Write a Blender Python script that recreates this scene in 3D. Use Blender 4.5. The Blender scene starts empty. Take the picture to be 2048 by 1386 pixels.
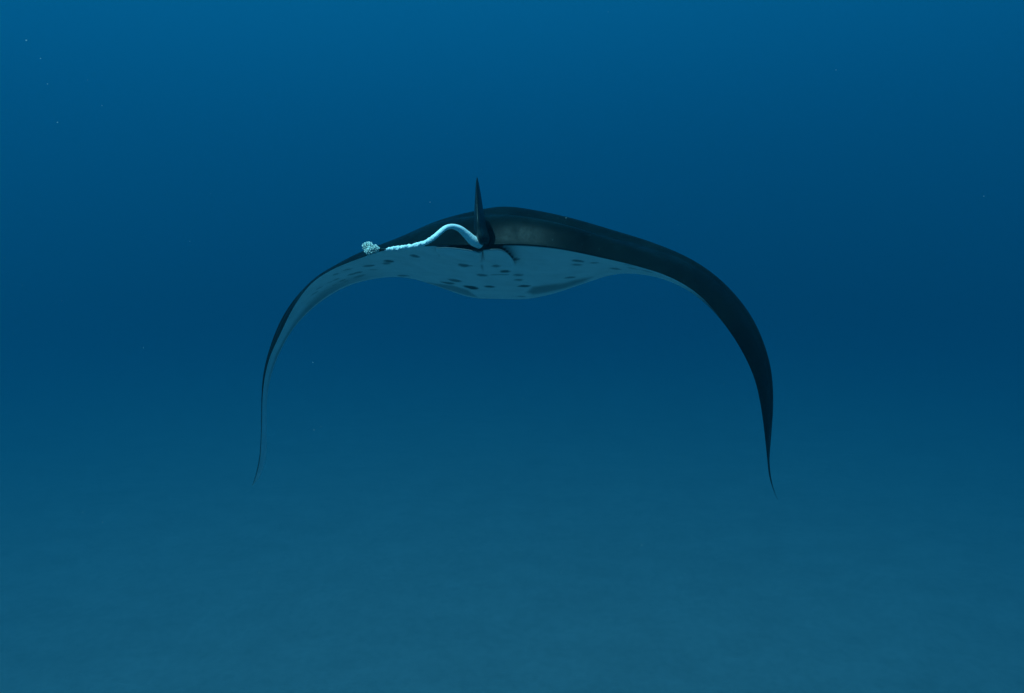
import bpy, bmesh, math, random
import numpy as np
from mathutils import Vector, noise

random.seed(7)
np.random.seed(7)
SC = bpy.context.scene
COL = SC.collection

# ------------------------------------------------------------------ camera
FOCAL = 24.0
FPX = FOCAL / 36.0 * 2048.0          # focal length in pixels of the 2048 px wide photograph
cam_d = bpy.data.cameras.new('camera')
cam_d.lens = FOCAL
cam_d.sensor_width = 36.0
cam_d.clip_start = 0.05
cam_d.clip_end = 1000.0
cam = bpy.data.objects.new('camera', cam_d)
COL.objects.link(cam)
cam.location = (0, 0, 0)
PITCH = math.radians(-8)
cam.rotation_euler = (math.radians(90) + PITCH, 0, 0)
SC.camera = cam

# ------------------------------------------------------------------ light: daylight above the water
SUN_EL = math.radians(62)
SUN_AZ = math.radians(-146)           # from +Y (ahead), negative = to the left
world = bpy.data.worlds.new('World')
SC.world = world
world.use_nodes = True
nt = world.node_tree
bg = nt.nodes['Background']
sky = nt.nodes.new('ShaderNodeTexSky')
sky.sky_type = 'NISHITA'
sky.sun_disc = False
sky.sun_elevation = SUN_EL
sky.sun_rotation = SUN_AZ
nt.links.new(sky.outputs[0], bg.inputs[0])
bg.inputs[1].default_value = 0.05

sun_d = bpy.data.lights.new('sun', 'SUN')
sun_d.energy = 5.0
sun_d.angle = math.radians(0.5)
sun_d.color = (1.0, 0.96, 0.9)
sun = bpy.data.objects.new('sun', sun_d)
COL.objects.link(sun)
sd = Vector((math.sin(SUN_AZ) * math.cos(SUN_EL), math.cos(SUN_AZ) * math.cos(SUN_EL), math.sin(SUN_EL)))
sun.rotation_euler = sd.to_track_quat('Z', 'Y').to_euler()

SC.view_settings.view_transform = 'Standard'
SC.view_settings.look = 'None'
SC.view_settings.exposure = 1.78
SC.view_settings.gamma = 1.0
SC.view_settings.use_curve_mapping = False
cy = SC.cycles
cy.use_denoising = True
cy.max_bounces = 6
cy.diffuse_bounces = 3
cy.glossy_bounces = 2
cy.volume_bounces = 1

# ------------------------------------------------------------------ the water: one closed box of even density
WATER_TOP, FLOOR_Z, HALF = 39.0, -13.5, 300.0


def box_mesh(name, x0, x1, y0, y1, z0, z1):
    v = [(x, y, z) for z in (z0, z1) for y in (y0, y1) for x in (x0, x1)]
    f = [(0, 2, 3, 1), (4, 5, 7, 6), (0, 1, 5, 4), (1, 3, 7, 5), (3, 2, 6, 7), (2, 0, 4, 6)]
    me = bpy.data.meshes.new(name)
    me.from_pydata(v, [], f)
    return me


haze = bpy.data.objects.new('haze', box_mesh('haze', -HALF, HALF, -HALF, HALF, FLOOR_Z - 2.2, WATER_TOP))
haze['kind'] = 'stuff'
COL.objects.link(haze)
# extinction coefficients per metre that the water should have: (scattering, absorption)
DENS = 0.064
SCAT = (0.0002, 0.0053, 0.0080)
ABSO = (0.0578, 0.0258, 0.0176)
vcol = [s / DENS for s in SCAT]
acol = [max(0.0, 1 - a / (DENS * (1 - c))) ** 2 for a, c in zip(ABSO, vcol)]
hm = bpy.data.materials.new('sea_water_volume')
hm.use_nodes = True
hn = hm.node_tree
hn.nodes.clear()
ho = hn.nodes.new('ShaderNodeOutputMaterial')
hv = hn.nodes.new('ShaderNodeVolumePrincipled')
hv.inputs['Color'].default_value = (*vcol, 1)
hv.inputs['Absorption Color'].default_value = (*acol, 1)
hv.inputs['Density'].default_value = DENS
hv.inputs['Anisotropy'].default_value = 0.25
hn.links.new(hv.outputs[0], ho.inputs['Volume'])
haze.data.materials.append(hm)


# ------------------------------------------------------------------ helpers
CP, SP = math.cos(PITCH), math.sin(PITCH)


def P(px, py, Y):
    """world point at distance Y that the photograph shows at (px, py)"""
    z = (693.0 - py) / FPX * Y
    return np.array([(px - 1024.0) / FPX * Y, Y * CP - z * SP, z * CP + Y * SP])


def link(name, me, mat, parent=None, label=None):
    o = bpy.data.objects.new(name, me)
    COL.objects.link(o)
    if mat is not None:
        me.materials.append(mat)
    if parent is not None:
        o.parent = parent
        o.matrix_parent_inverse = parent.matrix_world.inverted()
    if label:
        o['label'] = label
    return o


def grid_mesh(name, rows, closed=False, cap=False):
    """rows: array (n, m, 3); closed joins last column to the first"""
    rows = np.asarray(rows)
    n, m, _ = rows.shape
    v = rows.reshape(-1, 3).tolist()
    f = []
    mm = m if closed else m - 1
    for i in range(n - 1):
        for j in range(mm):
            a = i * m + j
            b = i * m + (j + 1) % m
            f.append((a, b, b + m, a + m))
    if cap:
        f.append(tuple(range(m - 1, -1, -1)))
        f.append(tuple((n - 1) * m + j for j in range(m)))
    me = bpy.data.meshes.new(name)
    me.from_pydata(v, [], f)
    me.polygons.foreach_set('use_smooth', [True] * len(me.polygons))
    me.update()
    return me


def catmull(pts, n):
    """sample a Catmull-Rom curve through pts (k, d), n samples per segment, ends included"""
    pts = np.asarray(pts, float)
    k = len(pts)
    ext = np.vstack([2 * pts[0] - pts[1], pts, 2 * pts[-1] - pts[-2]])
    out = []
    for i in range(k - 1):
        p0, p1, p2, p3 = ext[i:i + 4]
        for t in np.arange(n) / n:
            out.append(0.5 * ((2 * p1) + (p2 - p0) * t + (2 * p0 - 5 * p1 + 4 * p2 - p3) * t * t
                              + (3 * p1 - p0 - 3 * p2 + p3) * t ** 3))
    out.append(pts[-1])
    return np.array(out)


def smooth(a, passes):
    a = a.copy()
    for _ in range(passes):
        b = a.copy()
        b[1:-1] = 0.25 * a[:-2] + 0.5 * a[1:-1] + 0.25 * a[2:]
        a = b
    return a


def sstep(x, a, b):
    t = np.clip((x - a) / (b - a), 0, 1)
    return t * t * (3 - 2 * t)


def nmat(name):
    m = bpy.data.materials.new(name)
    m.use_nodes = True
    return m, m.node_tree, m.node_tree.nodes['Principled BSDF']


def noise_node(t, scale, detail=4.0, rough=0.55, coord='Object', stretch=None):
    tc = t.nodes.new('ShaderNodeTexCoord')
    n = t.nodes.new('ShaderNodeTexNoise')
    n.inputs['Scale'].default_value = scale
    n.inputs['Detail'].default_value = detail
    n.inputs['Roughness'].default_value = rough
    if stretch:
        mp = t.nodes.new('ShaderNodeMapping')
        mp.inputs['Scale'].default_value = stretch
        t.links.new(tc.outputs[coord], mp.inputs[0])
        t.links.new(mp.outputs[0], n.inputs['Vector'])
    else:
        t.links.new(tc.outputs[coord], n.inputs['Vector'])
    return n


def ramp(t, src, stops):
    r = t.nodes.new('ShaderNodeValToRGB')
    el = r.color_ramp.elements
    while len(el) < len(stops):
        el.new(0.5)
    for e, (p, c) in zip(el, stops):
        e.position = p
        e.color = (*c, 1)
    t.links.new(src, r.inputs[0])
    return r


def bump(t, bsdf, src, strength, dist):
    b = t.nodes.new('ShaderNodeBump')
    b.inputs['Strength'].default_value = strength
    b.inputs['Distance'].default_value = dist
    t.links.new(src, b.inputs['Height'])
    t.links.new(b.outputs[0], bsdf.inputs['Normal'])
    return b


# ------------------------------------------------------------------ seabed
def axis(n, lo, hi, c, p=2.2):
    u = np.linspace(-1, 1, n)
    s = np.sign(u) * np.abs(u) ** p
    return np.where(s < 0, c + s * (c - lo), c + s * (hi - c))


xs = axis(260, -HALF + 8, HALF - 8, 0.0)
ys = axis(320, -HALF + 8, HALF - 8, 26.0)
rows = np.zeros((len(ys), len(xs), 3))
for i, y in enumerate(ys):
    for j, x in enumerate(xs):
        h = 0.12 * noise.noise(Vector((x * 0.10, y * 0.10, 3.1)))
        h += 0.05 * noise.noise(Vector((x * 0.45, y * 0.45, 7.7)))
        h += 0.035 * noise.noise(Vector((x * 1.5 + 0.6 * y, y * 2.3, 1.3)))
        rows[i, j] = (x, y, FLOOR_Z + h)
sand, t, b = nmat('pale_sand')
n1 = noise_node(t, 0.55, 8, 0.62, stretch=(1, 1.4, 1))
r1 = ramp(t, n1.outputs[0], [(0.28, (0.196, 0.170, 0.168)), (0.5, (0.218, 0.188, 0.186)), (0.70, (0.240, 0.206, 0.204))])
n2 = noise_node(t, 3.5, 8, 0.7)
r2 = ramp(t, n2.outputs[0], [(0.3, (0.80, 0.80, 0.80)), (0.6, (1, 1, 1))])
mx = t.nodes.new('ShaderNodeMixRGB')
mx.blend_type = 'MULTIPLY'
mx.inputs[0].default_value = 0.8
t.links.new(r1.outputs[0], mx.inputs[1])
t.links.new(r2.outputs[0], mx.inputs[2])
t.links.new(mx.outputs[0], b.inputs['Base Color'])
b.inputs['Roughness'].default_value = 0.95
n3 = noise_node(t, 6.0, 8, 0.7, stretch=(1, 2.2, 1))
bump(t, b, n3.outputs[0], 0.7, 0.06)
seabed = link('seabed', grid_mesh('seabed', rows), sand)
seabed['kind'] = 'structure'

# ------------------------------------------------------------------ manta ray
# Stations from the left wing tip to the right one.  Each: trailing edge, crest of the back, leading edge,
# as (photo x, photo y, distance in metres)
ST = [
    ((505.0, 971, 4.520), (505.0, 970, 4.525), (506.0, 970.5, 4.53)),
    ((514.0, 946, 4.47), (513.2, 945, 4.48), (522.5, 947, 4.55)),
    ((521.0, 908, 4.43), (520.2, 907, 4.44), (532.8, 907, 4.56)),
    ((523.4, 855, 4.38), (522.6, 854, 4.40), (533.2, 852, 4.57)),
    ((524.6, 802, 4.33), (523.2, 800, 4.36), (534.0, 796, 4.58)),
    ((529.0, 757, 4.27), (527.0, 750, 4.31), (545.0, 742, 4.56)),
    ((540.0, 713, 4.20), (539.5, 698, 4.27), (562.0, 700, 4.54)),
    ((560.0, 669, 4.12), (561.5, 642, 4.22), (584.0, 661, 4.52)),
    ((586.0, 616, 4.02), (590.5, 598, 4.14), (611.0, 630, 4.50)),
    ((620.0, 569, 3.90), (631.0, 557.5, 4.05), (648.0, 599, 4.47)),
    ((663.0, 539.5, 3.75), (675.0, 530.5, 3.92), (698.0, 571, 4.45)),
    ((715.0, 518, 3.60), (728.0, 504.5, 3.85), (760.0, 556, 4.45)),
    ((775.0, 498.5, 3.45), (802.0, 479, 3.80), (818.0, 556, 4.47)),
    ((838.0, 492, 3.33), (872.0, 449.5, 3.80), (878.0, 574, 4.53)),
    ((900.0, 490.5, 3.24), (935.0, 432, 3.80), (940.0, 595, 4.62)),
    ((968.0, 490.5, 3.19), (1005.0, 417, 3.80), (1000.0, 598, 4.66)),
    ((1040.0, 490, 3.17), (1075.0, 424, 3.75), (1056.0, 598, 4.58)),
    ((1117.0, 497, 3.15), (1150.0, 440, 3.66), (1112.0, 586, 4.42)),
    ((1195.0, 513, 3.15), (1226.0, 462, 3.57), (1172.0, 566, 4.28)),
    ((1273.0, 531.6, 3.15), (1302.0, 485, 3.50), (1238.0, 546.5, 4.16)),
    ((1343.0, 555, 3.15), (1378.0, 516.5, 3.45), (1310.0, 550.5, 4.05)),
    ((1404.0, 594, 3.15), (1440.0, 559, 3.42), (1378.0, 575.5, 3.93)),
    ((1451.0, 651, 3.15), (1492.0, 616, 3.40), (1445.0, 622, 3.82)),
    ((1485.0, 704, 3.17), (1524.0, 676, 3.38), (1487.0, 676, 3.73)),
    ((1510.0, 760, 3.20), (1542.5, 740, 3.38), (1520.0, 728, 3.66)),
    ((1523.0, 820, 3.23), (1546.5, 806, 3.39), (1538.0, 795, 3.60)),
    ((1530.0, 875, 3.27), (1542.5, 870, 3.41), (1539.5, 866, 3.55)),
    ((1534.5, 919, 3.31), (1539.0, 915, 3.41), (1538.0, 916, 3.50)),
    ((1538.0, 950, 3.36), (1541.0, 948, 3.42), (1541.0, 950, 3.47)),
    ((1545.0, 975, 3.41), (1546.5, 975, 3.43), (1546.5, 976, 3.46)),
    ((1554.5, 999, 3.455), (1555.0, 999, 3.46), (1555.0, 999.5, 3.465)),
]
railT, railA, railD, railU, railW, railL, railB = [], [], [], [], [], [], []
for si, (tt, uu, ll) in enumerate(ST):
    T_, U_, L_ = P(*tt), P(*uu), P(*ll)
    fU = (U_[1] - T_[1]) / (L_[1] - T_[1])
    h = U_ - (T_ + (L_ - T_) * fU)
    railT.append(T_)
    shelf = math.exp(-((si - 16.6) / 2.2) ** 2)          # the low ledge on the back beside the dorsal fin
    slim = 1.0 if si < 11 else (0.5 if si == 11 else 0.0)   # the far wing is thinner
    railA.append(T_ + (L_ - T_) * fU * (0.30 - 0.13 * shelf) + h * (0.50 - 0.04 * shelf))
    railD.append(T_ + (L_ - T_) * fU * 0.60 + h * (0.80 - 0.19 * shelf - 0.10 * slim))
    railU.append(U_)
    railW.append(T_ + (L_ - T_) * (fU + (1 - fU) * 0.55) + h * (0.62 - 0.30 * slim))
    railL.append(L_)
    railB.append(T_ + (L_ - T_) * 0.5 - h * 0.10)
NS = 16
R = [smooth(catmull(r, NS), 22) for r in (railT, railA, railD, railU, railW, railL, railB)]
NT, NB = 15, 84
ns = len(R[0])
sections = []
for i in range(ns):
    top = catmull([R[k][i] for k in range(6)], NT)
    T_, L_, B_ = R[0][i], R[5][i], R[6][i]
    # underside from leading edge back to trailing edge: a shallow parabola through B
    C_ = 2 * B_ - 0.5 * (T_ + L_)
    s = np.linspace(0, 1, NB + 1)[1:-1, None]
    bot = L_ * (1 - s) ** 2 + 2 * C_ * s * (1 - s) + T_ * s ** 2
    sections.append(np.vstack([top, bot]))
sections = np.array(sections)
ntop = NT * 5 + 1
body_me = grid_mesh('body', sections, closed=True, cap=True)

# colour of the skin, with painted shade at the tail root: 1 = white belly, 0 = black back; spots and marks lie on the belly at their real places
bott = sections[:, ntop:, :]
dep = bott[..., 1] * CP + bott[..., 2] * SP
hgt = bott[..., 2] * CP - bott[..., 1] * SP
proj = np.stack([1024 + bott[..., 0] / dep * FPX, 693 - hgt / dep * FPX], -1)


def belly_at(px, py):
    d = (proj[..., 0] - px) ** 2 + (proj[..., 1] - py) ** 2
    k = np.unravel_index(np.argmin(d), d.shape)
    return k, bott[k]


pig_shade = np.ones(bott.shape[:2])
warp = np.zeros(bott.shape[:2])
for i in range(bott.shape[0]):
    for j in range(bott.shape[1]):
        warp[i, j] = noise.noise(Vector((bott[i, j, 0] * 26, bott[i, j, 1] * 17, bott[i, j, 2] * 26)))
# (photo x, y of the centre, half width px, half height px, strength, slope dy/dx)
SPOTS = [(828, 513, 9, 3, .7, .12), (778, 522, 9, 3.2, .8, 0), (773, 526, 11, 2.4, .6, 0), (738, 532, 11, 2.0, .7, 0),
         (746, 539.5, 10, 1.5, .4, 0), (926, 531, 12, 3.2, .7, .05), (935, 532, 12, 2.0, .6, .1),
         (991, 532, 9, 2.4, .65, 0), (1034, 518, 6, 3.4, .7, 0), (1012, 543, 12, 3.8, .8, 0), (966, 550.5, 12, 2.4, .65, 0),
         (992, 549, 13, 1.9, .65, 0), (1008, 549.6, 12, 1.6, .6, 0), (1036, 550.5, 13, 2.3, .6, 0), (1040, 560, 11, 1.9, .6, -.04),
         (910, 562, 12, 2.2, .7, .05), (896, 566, 13, 2.5, .7, .05), (941, 576, 15, 4.0, .95, .03),
         (979, 574, 13, 2.9, .85, 0), (1047, 573, 13, 3.1, .9, -.03), (1042, 592.5, 9, 1.6, .5, 0),
         (806, 551.5, 11, 1.6, .6, .2), (1157, 522, 12, 2.3, .7, 0), (1190, 526, 11, 1.7, .65, -.03),
         (1156, 530.6, 11, 1.7, .55, -.08), (1232, 539, 11, 1.4, .55, -.03), (1139, 555.6, 13, 2.1, .6, -.13),
         (1256, 529.6, 10, 1.2, .3, .06), (1264, 536, 10, 1.3, .35, .1), (1293, 543, 11, 1.3, .35, .1),
         (695, 539.5, 12, 2.0, .6, -.22), (671, 549, 7, 1.6, .5, -.25), (704, 549, 9, 1.6, .6, -.3), (716, 545, 10, 1.7, .6, -.2),
         (720, 551.5, 11, 3.0, .5, -.1), (716, 554.5, 7, 1.9, .5, 0), (672, 560, 7, 1.7, .45, -.25), (684, 562, 7, 1.8, .55, -.3),
         (691, 564, 9, 1.8, .45, -.25), (670, 569, 6, 2.0, .45, -.2), (659, 565, 9, 1.4, .35, -.4), (630, 586, 10, 1.7, .4, -.6),
         (651, 581.3, 7, 1.8, .4, -.4), (637, 577, 7, 1.3, .3, -.5), (617, 605, 5, 1.6, .2, -.8)]
for (px, py, wx, wy, st, sl) in SPOTS:
    k, c = belly_at(px, py)
    kr, cr_ = belly_at(px, py + wy)
    kl, cl_ = belly_at(px, py - wy)
    ry = max(0.5 * abs(cr_[1] - cl_[1]), 0.012)
    rx = wx / FPX * c[1]
    # direction of the long axis on the skin
    _, e1 = belly_at(px + wx, py + wx * sl)
    _, e0 = belly_at(px - wx, py - wx * sl)
    ax = (e1 - e0)
    ln = max(np.linalg.norm(ax), 1e-4)
    ax = ax / ln
    rx = max(ln * 0.5, 0.008)
    dv = bott - c
    a = dv @ ax
    perp = np.sqrt(np.maximum((dv ** 2).sum(-1) - a ** 2, 0))
    q = np.sqrt((a / rx) ** 2 + (perp / ry) ** 2) + 0.28 * warp
    pig_shade = np.minimum(pig_shade, 1 - st * (1 - sstep(q, 0.62, 1.08)))


def polymark(pts, st, soft):
    """dusky mark whose outline on the belly passes the given photo points"""
    global pig_shade
    poly = np.array(pts, float)
    x, y = proj[..., 0], proj[..., 1]
    inside = np.zeros(x.shape, bool)
    dist = np.full(x.shape, 1e9)
    n = len(poly)
    for i in range(n):
        x0, y0 = poly[i]
        x1, y1 = poly[(i + 1) % n]
        cond = ((y0 > y) != (y1 > y)) & (x < (x1 - x0) * (y - y0) / (y1 - y0 + 1e-12) + x0)
        inside ^= cond
        d = np.array([x1 - x0, y1 - y0])
        tt = np.clip(((x - x0) * d[0] + (y - y0) * d[1]) / (d @ d), 0, 1)
        # across the belly one photo row is several columns deep: weigh rows by 2.5
        dist = np.minimum(dist, np.hypot(x - x0 - tt * d[0], 1.6 * (y - y0 - tt * d[1])))
    sd_ = np.where(inside, -dist, dist)
    pig_shade = np.minimum(pig_shade, 1 - st * (1 - sstep(sd_, -soft, soft)))


def linemark(pts, st, w):
    global pig_shade
    x, y = proj[..., 0], proj[..., 1]
    dist = np.full(x.shape, 1e9)
    for (x0, y0), (x1, y1) in zip(pts[:-1], pts[1:]):
        d = np.array([x1 - x0, y1 - y0])
        tt = np.clip(((x - x0) * d[0] + (y - y0) * d[1]) / (d @ d), 0, 1)
        dist = np.minimum(dist, np.hypot(x - x0 - tt * d[0], y - y0 - tt * d[1]))
    pig_shade = np.minimum(pig_shade, 1 - st * (1 - sstep(dist, 0, w)))


polymark([(842, 563), (870, 567), (905, 571), (935, 580), (956, 595), (935, 591), (905, 582), (868, 570)], .5, 3.5)
polymark([(1054, 584), (1066, 574), (1100, 569), (1125, 567), (1150, 560), (1186, 554), (1166, 564), (1128, 577), (1092, 585),
          (1066, 589)], .58, 6.0)
linemark([(951, 509), (955, 520), (963, 531), (968, 544)], .45, 1.6)
linemark([(874, 494), (875, 503), (879, 512)], .25, 1.4)
# shade between tail root and pelvic fins, painted dark into the skin colour
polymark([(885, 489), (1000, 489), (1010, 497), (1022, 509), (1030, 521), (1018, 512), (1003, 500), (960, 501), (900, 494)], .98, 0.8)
# greyer margin of the underside along the outer leading edges
vv = np.linspace(0, 1, bott.shape[1])[None, :]
ii = np.arange(bott.shape[0])[:, None] / NS
leftw = sstep(13.0 - ii, 1, 4) * sstep(ii, 3.0, 6.0)
pig_shade = np.minimum(pig_shade, 1 - 0.50 * leftw * (sstep(vv, .02, .12) * (1 - sstep(vv, .22, .62))))
pig_shade = pig_shade * (1 - 0.93 * sstep(ii, 20.2, 21.8))      # the outer right wing is dusky on both sides
pig_shade_full = np.zeros(sections.shape[:2])
pig_shade_full[:, ntop:] = pig_shade
pig_shade_full[:, 0] = 0.0
pig_shade_full[:, ntop - 1] = 0.8
at_ = body_me.attributes.new('pigment_shade', 'FLOAT', 'POINT')
at_.data.foreach_set('value', pig_shade_full.reshape(-1).astype(np.float32))

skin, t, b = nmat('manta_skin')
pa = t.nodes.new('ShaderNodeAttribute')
pa.attribute_name = 'pigment_shade'
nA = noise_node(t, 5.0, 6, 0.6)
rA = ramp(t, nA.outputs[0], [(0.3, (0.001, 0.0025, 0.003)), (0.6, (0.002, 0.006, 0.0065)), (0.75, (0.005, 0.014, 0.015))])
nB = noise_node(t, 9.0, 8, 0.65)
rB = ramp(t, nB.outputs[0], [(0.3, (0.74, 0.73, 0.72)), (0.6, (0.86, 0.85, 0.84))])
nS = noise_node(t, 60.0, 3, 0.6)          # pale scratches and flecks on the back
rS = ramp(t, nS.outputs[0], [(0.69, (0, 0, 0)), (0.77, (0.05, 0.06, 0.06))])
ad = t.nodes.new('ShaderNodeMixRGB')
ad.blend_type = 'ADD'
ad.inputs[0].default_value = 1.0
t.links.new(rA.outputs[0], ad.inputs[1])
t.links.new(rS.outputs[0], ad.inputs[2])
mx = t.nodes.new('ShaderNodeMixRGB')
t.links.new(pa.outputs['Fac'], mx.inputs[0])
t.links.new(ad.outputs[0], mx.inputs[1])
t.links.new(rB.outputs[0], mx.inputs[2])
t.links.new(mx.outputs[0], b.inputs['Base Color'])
b.inputs['Roughness'].default_value = 0.38
b.inputs['Specular IOR Level'].default_value = 0.038
nR = noise_node(t, 16.0, 6, 0.7, stretch=(1, 0.5, 1))
rR = ramp(t, nR.outputs[0], [(0.3, (0.30, 0.30, 0.30)), (0.7, (0.52, 0.52, 0.52))])
t.links.new(rR.outputs[0], b.inputs['Roughness'])
nC = noise_node(t, 180.0, 3, 0.6)
bump(t, b, nC.outputs[0], 0.25, 0.002)

manta = bpy.data.objects.new('manta_ray', None)
manta.empty_display_size = 0.3
COL.objects.link(manta)
manta.location = tuple(P(990, 540, 3.8))
manta['label'] = 'large black and white manta ray swimming away with both wings curved down'
manta['category'] = 'manta ray'
bpy.context.view_layer.update()
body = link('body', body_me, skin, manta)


# ---- dorsal fin
def fin_sections(secs, ncirc=28, n=8):
    """secs: (px centre, py, half width px, Y centre, half chord m)"""
    S = catmull(secs, n)
    out = []
    for (px, py, w, Yc, hc) in S:
        c = P(px, py, Yc)
        w = max(w, 0.15) / FPX * Yc
        ring = []
        for k in range(ncirc):
            a = 2 * math.pi * k / ncirc
            # fuller in front, thinner to the rear
            yy = math.cos(a)
            prof = math.sin(a) * (0.82 + 0.18 * yy)
            ring.append(c + np.array([prof * w, yy * hc, 0]))
        out.append(ring)
    return np.array(out)


dark, t, b = nmat('black_skin')
nA = noise_node(t, 14.0, 6, 0.65)
rA = ramp(t, nA.outputs[0], [(0.35, (0.004, 0.008, 0.009)), (0.52, (0.010, 0.020, 0.022)), (0.66, (0.03, 0.055, 0.060))])
t.links.new(rA.outputs[0], b.inputs['Base Color'])
b.inputs['Roughness'].default_value = 0.4
b.inputs['Specular IOR Level'].default_value = 0.15
nC = noise_node(t, 120.0, 4, 0.6)
bump(t, b, nC.outputs[0], 0.3, 0.003)
fin = grid_mesh('dorsal_fin', fin_sections([
    (966, 491, 7, 3.11, .04), (966, 487, 13, 3.11, .08), (964, 477, 17.5, 3.12, .11), (961, 463, 17, 3.14, .135),
    (959.5, 448, 14, 3.17, .17), (958, 430, 11.6, 3.17, .155), (956.8, 410, 9.2, 3.16, .13), (956, 392, 7.0, 3.14, .10),
    (955, 374, 4.6, 3.11, .065), (954.3, 361, 2.4, 3.08, .032), (954, 354, .5, 3.065, .008)]), closed=True, cap=True)
link('dorsal_fin', fin, dark, manta)


# ---- tail, crusted white
def tube(pts, radii, ncirc=18, n=14, rough=None):
    C = catmull([list(p) + [r] for p, r in zip(pts, radii)], n)
    cen, rad = C[:, :3], C[:, 3]
    tan = np.gradient(cen, axis=0)
    tan /= np.linalg.norm(tan, axis=1)[:, None]
    up = np.array([0, 0, 1.0])
    rows = []
    for i in range(len(cen)):
        s = np.cross(tan[i], up)
        s /= np.linalg.norm(s)
        u = np.cross(s, tan[i])
        ring = []
        for k in range(ncirc):
            a = 2 * math.pi * k / ncirc
            d = s * math.cos(a) + u * math.sin(a)
            r = rad[i]
            if rough is not None:
                q = cen[i] + d * r
                r *= 1 + rough(i / (len(cen) - 1)) * (noise.noise(Vector(q * 85)) + 0.8 * noise.noise(Vector(q * 260)) + 0.6 * noise.noise(Vector(q * 520)))
            ring.append(cen[i] + d * r)
        rows.append(ring)
    return np.array(rows)


tp = [(960, 487, 3.08, 11), (946, 481, 3.05, 10), (933, 469, 3.02, 8.2), (920, 458, 2.99, 6.6), (905, 453.0, 2.96, 5.2),
      (891, 456.0, 2.93, 5.0), (878, 466, 2.90, 5.0), (864, 477.5, 2.87, 5.0), (848, 486.5, 2.85, 5.0), (828, 492, 2.83, 4.8),
      (805, 495.5, 2.80, 4.5), (784, 498, 2.78, 4.0), (768, 500.5, 2.76, 1.8)]
tpts = [P(a, b_, c) for a, b_, c, _ in tp]
trad = [r / FPX * c for _, _, c, r in tp]
crust, t, b = nmat('white_tail_growth')
nA = noise_node(t, 70.0, 6, 0.7)
rA = ramp(t, nA.outputs[0], [(0.3, (0.70, 0.70, 0.69)), (0.5, (0.92, 0.92, 0.90))])
t.links.new(rA.outputs[0], b.inputs['Base Color'])
b.inputs['Roughness'].default_value = 0.8
nC = noise_node(t, 260.0, 5, 0.7)
bump(t, b, nC.outputs[0], 0.7, 0.004)
tail = grid_mesh('tail', tube(tpts, trad, 26, 26, lambda u: 0.03 + 0.34 * float(sstep(np.array(u), .45, .8))), closed=True, cap=True)
link('tail', tail, crust, manta, 'white crusted whip tail arching up then trailing left')
stub = grid_mesh('tail_tip', tube([P(776, 499.5, 2.77), P(764, 499, 2.755), P(750, 498.5, 2.74), P(738, 498, 2.73)],
                                  [.0035, .005, .0045, .003], 10, 6), closed=True, cap=True)
link('tail_tip', stub, dark, manta)

# ---- knobbly cluster of barnacles on the end of the tail
bm = bmesh.new()
rnd = random.Random(3)
for (px, py, Yc, rr) in [(736, 494, 2.73, .022), (749, 498, 2.735, .018), (738, 501, 2.72, .019)]:
    cc = Vector(P(px, py, Yc))
    for k in range(74):
        z = 1 - 2 * (k + .5) / 74
        a = k * 2.39996
        d = Vector((math.sqrt(1 - z * z) * math.cos(a), math.sqrt(1 - z * z) * math.sin(a), z))
        r = rnd.uniform(.0022, .0052)
        p = cc + d * rr * rnd.uniform(.74, 1.0)
        m0 = bmesh.ops.create_icosphere(bm, subdivisions=1, radius=r)
        for v in m0['verts']:
            v.co = v.co * (1 + .35 * noise.noise(v.co * 700 + p * 90)) + p
    m0 = bmesh.ops.create_icosphere(bm, subdivisions=2, radius=rr * .74)
    for v in m0['verts']:
        v.co += cc
cl = bpy.data.meshes.new('barnacle_cluster')
bm.to_mesh(cl)
bm.free()
barn, t, b = nmat('barnacle_shell')
nA = noise_node(t, 160.0, 4, 0.7)
rA = ramp(t, nA.outputs[0], [(0.36, (0.08, 0.10, 0.09)), (0.48, (0.50, 0.53, 0.47)), (0.57, (0.92, 0.92, 0.84))])
t.links.new(rA.outputs[0], b.inputs['Base Color'])
b.inputs['Roughness'].default_value = 0.85
link('barnacle_cluster', cl, barn, manta)


# ---- pelvic fins: two thin pale lobes under the root of the tail
def plate(name, edge, inner, parent):
    E = catmull([P(*e) for e in edge], 8)
    I = catmull([belly_at(a, c)[1] + np.array([0, -.004, -.006]) for a, c in inner], 8)
    rows_t, rows_b = [], []
    for s in np.linspace(0, 1, 12):
        bulge = math.sin(math.pi * s) * 0.006
        base = E * (1 - s) + I * s
        rows_b.append(base + np.array([0, 0, -bulge]))
        rows_t.append(base + np.array([0, 0.002, .0045 * (0.35 + s)]))
    rows_ = np.concatenate([np.array(rows_b), np.array(rows_t)[::-1]], 0)
    me = grid_mesh(name, np.transpose(rows_, (1, 0, 2)), closed=True, cap=True)
    pg = np.ones((me_rows_n(E), 24))
    pg[:, 12:] = 0.0
    pg[:, 0] = 0.5
    a_ = me.attributes.new('pigment_shade', 'FLOAT', 'POINT')
    a_.data.foreach_set('value', pg.reshape(-1).astype(np.float32))
    link(name, me, skin, parent)


def me_rows_n(e):
    return len(e)


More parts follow.
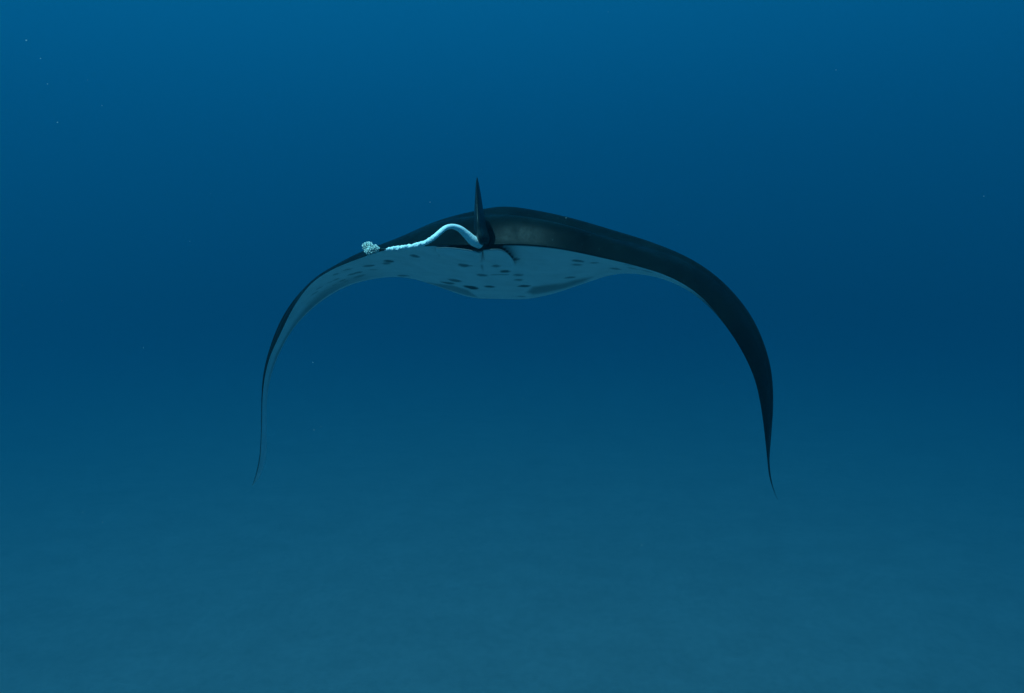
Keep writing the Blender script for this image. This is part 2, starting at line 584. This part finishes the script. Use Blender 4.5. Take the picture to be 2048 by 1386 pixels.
plate('pelvic_fin', [(872, 496, 3.26), (895, 495.3, 3.20), (920, 497.5, 3.14), (943, 501, 3.09), (958, 505, 3.07), (964, 503, 3.10)],
      [(874, 503), (895, 511), (920, 518), (945, 523), (956, 524), (962, 522)], manta)
plate('pelvic_fin', [(966, 500, 3.10), (985, 498.5, 3.08), (1001, 499, 3.10), (1013, 505, 3.14), (1023, 515, 3.22), (1030, 526, 3.38)],
      [(968, 520), (985, 524), (1000, 528), (1012, 531), (1022, 532), (1031, 530)], manta)

# ---- cephalic fins: rolled lobes in front of the mouth (beyond the belly from here)
for sx in (-1, 1):
    xc = -0.02 + sx * 0.30
    pts = [P(1024 + x_ * FPX / y_, 693 - z_ * FPX / y_, y_) for x_, y_, z_ in
           ((xc, 4.40, .44), (xc, 4.62, .43), (xc - sx * .02, 4.80, .42), (xc - sx * .06, 4.95, .41), (xc - sx * .09, 5.04, .40))]
    cf = grid_mesh('cephalic_fin', tube(pts, [.05, .05, .045, .03, .008], 16, 8), closed=True, cap=True)
    link('cephalic_fin', cf, dark, manta)

# ------------------------------------------------------------------ specks drifting in the water
bm = bmesh.new()
spots = [(53, 81, 2.3, .0024), (81, 117, 2.8, .0018), (115, 245, 2.6, .0019), (175, 160, 2.9, .0013), (95, 168, 2.6, .0016),
         (1672, 140, 2.7, .0013), (860, 404, 2.4, .0012), (626, 725, 2.2, .0013), (628, 860, 2.5, .0013), (1132, 436, 2.9, .0017),
         (840, 175, 3.2, .0013)]
rnd = random.Random(11)
for k in range(150):
    spots.append((rnd.uniform(-300, 2350), rnd.uniform(-200, 1500), rnd.uniform(2.2, 7.0), rnd.uniform(.0007, .0015)))
for (px, py, Yc, rr) in spots:
    m0 = bmesh.ops.create_icosphere(bm, subdivisions=1, radius=rr)
    c = Vector(P(px, py, Yc))
    for v in m0['verts']:
        v.co += c
sn = bpy.data.meshes.new('marine_snow')
bm.to_mesh(sn)
bm.free()
snow, t, b = nmat('pale_plankton')
b.inputs['Base Color'].default_value = (.7, .7, .68, 1)
b.inputs['Roughness'].default_value = 0.8
so = link('marine_snow', sn, snow)
so['kind'] = 'stuff'
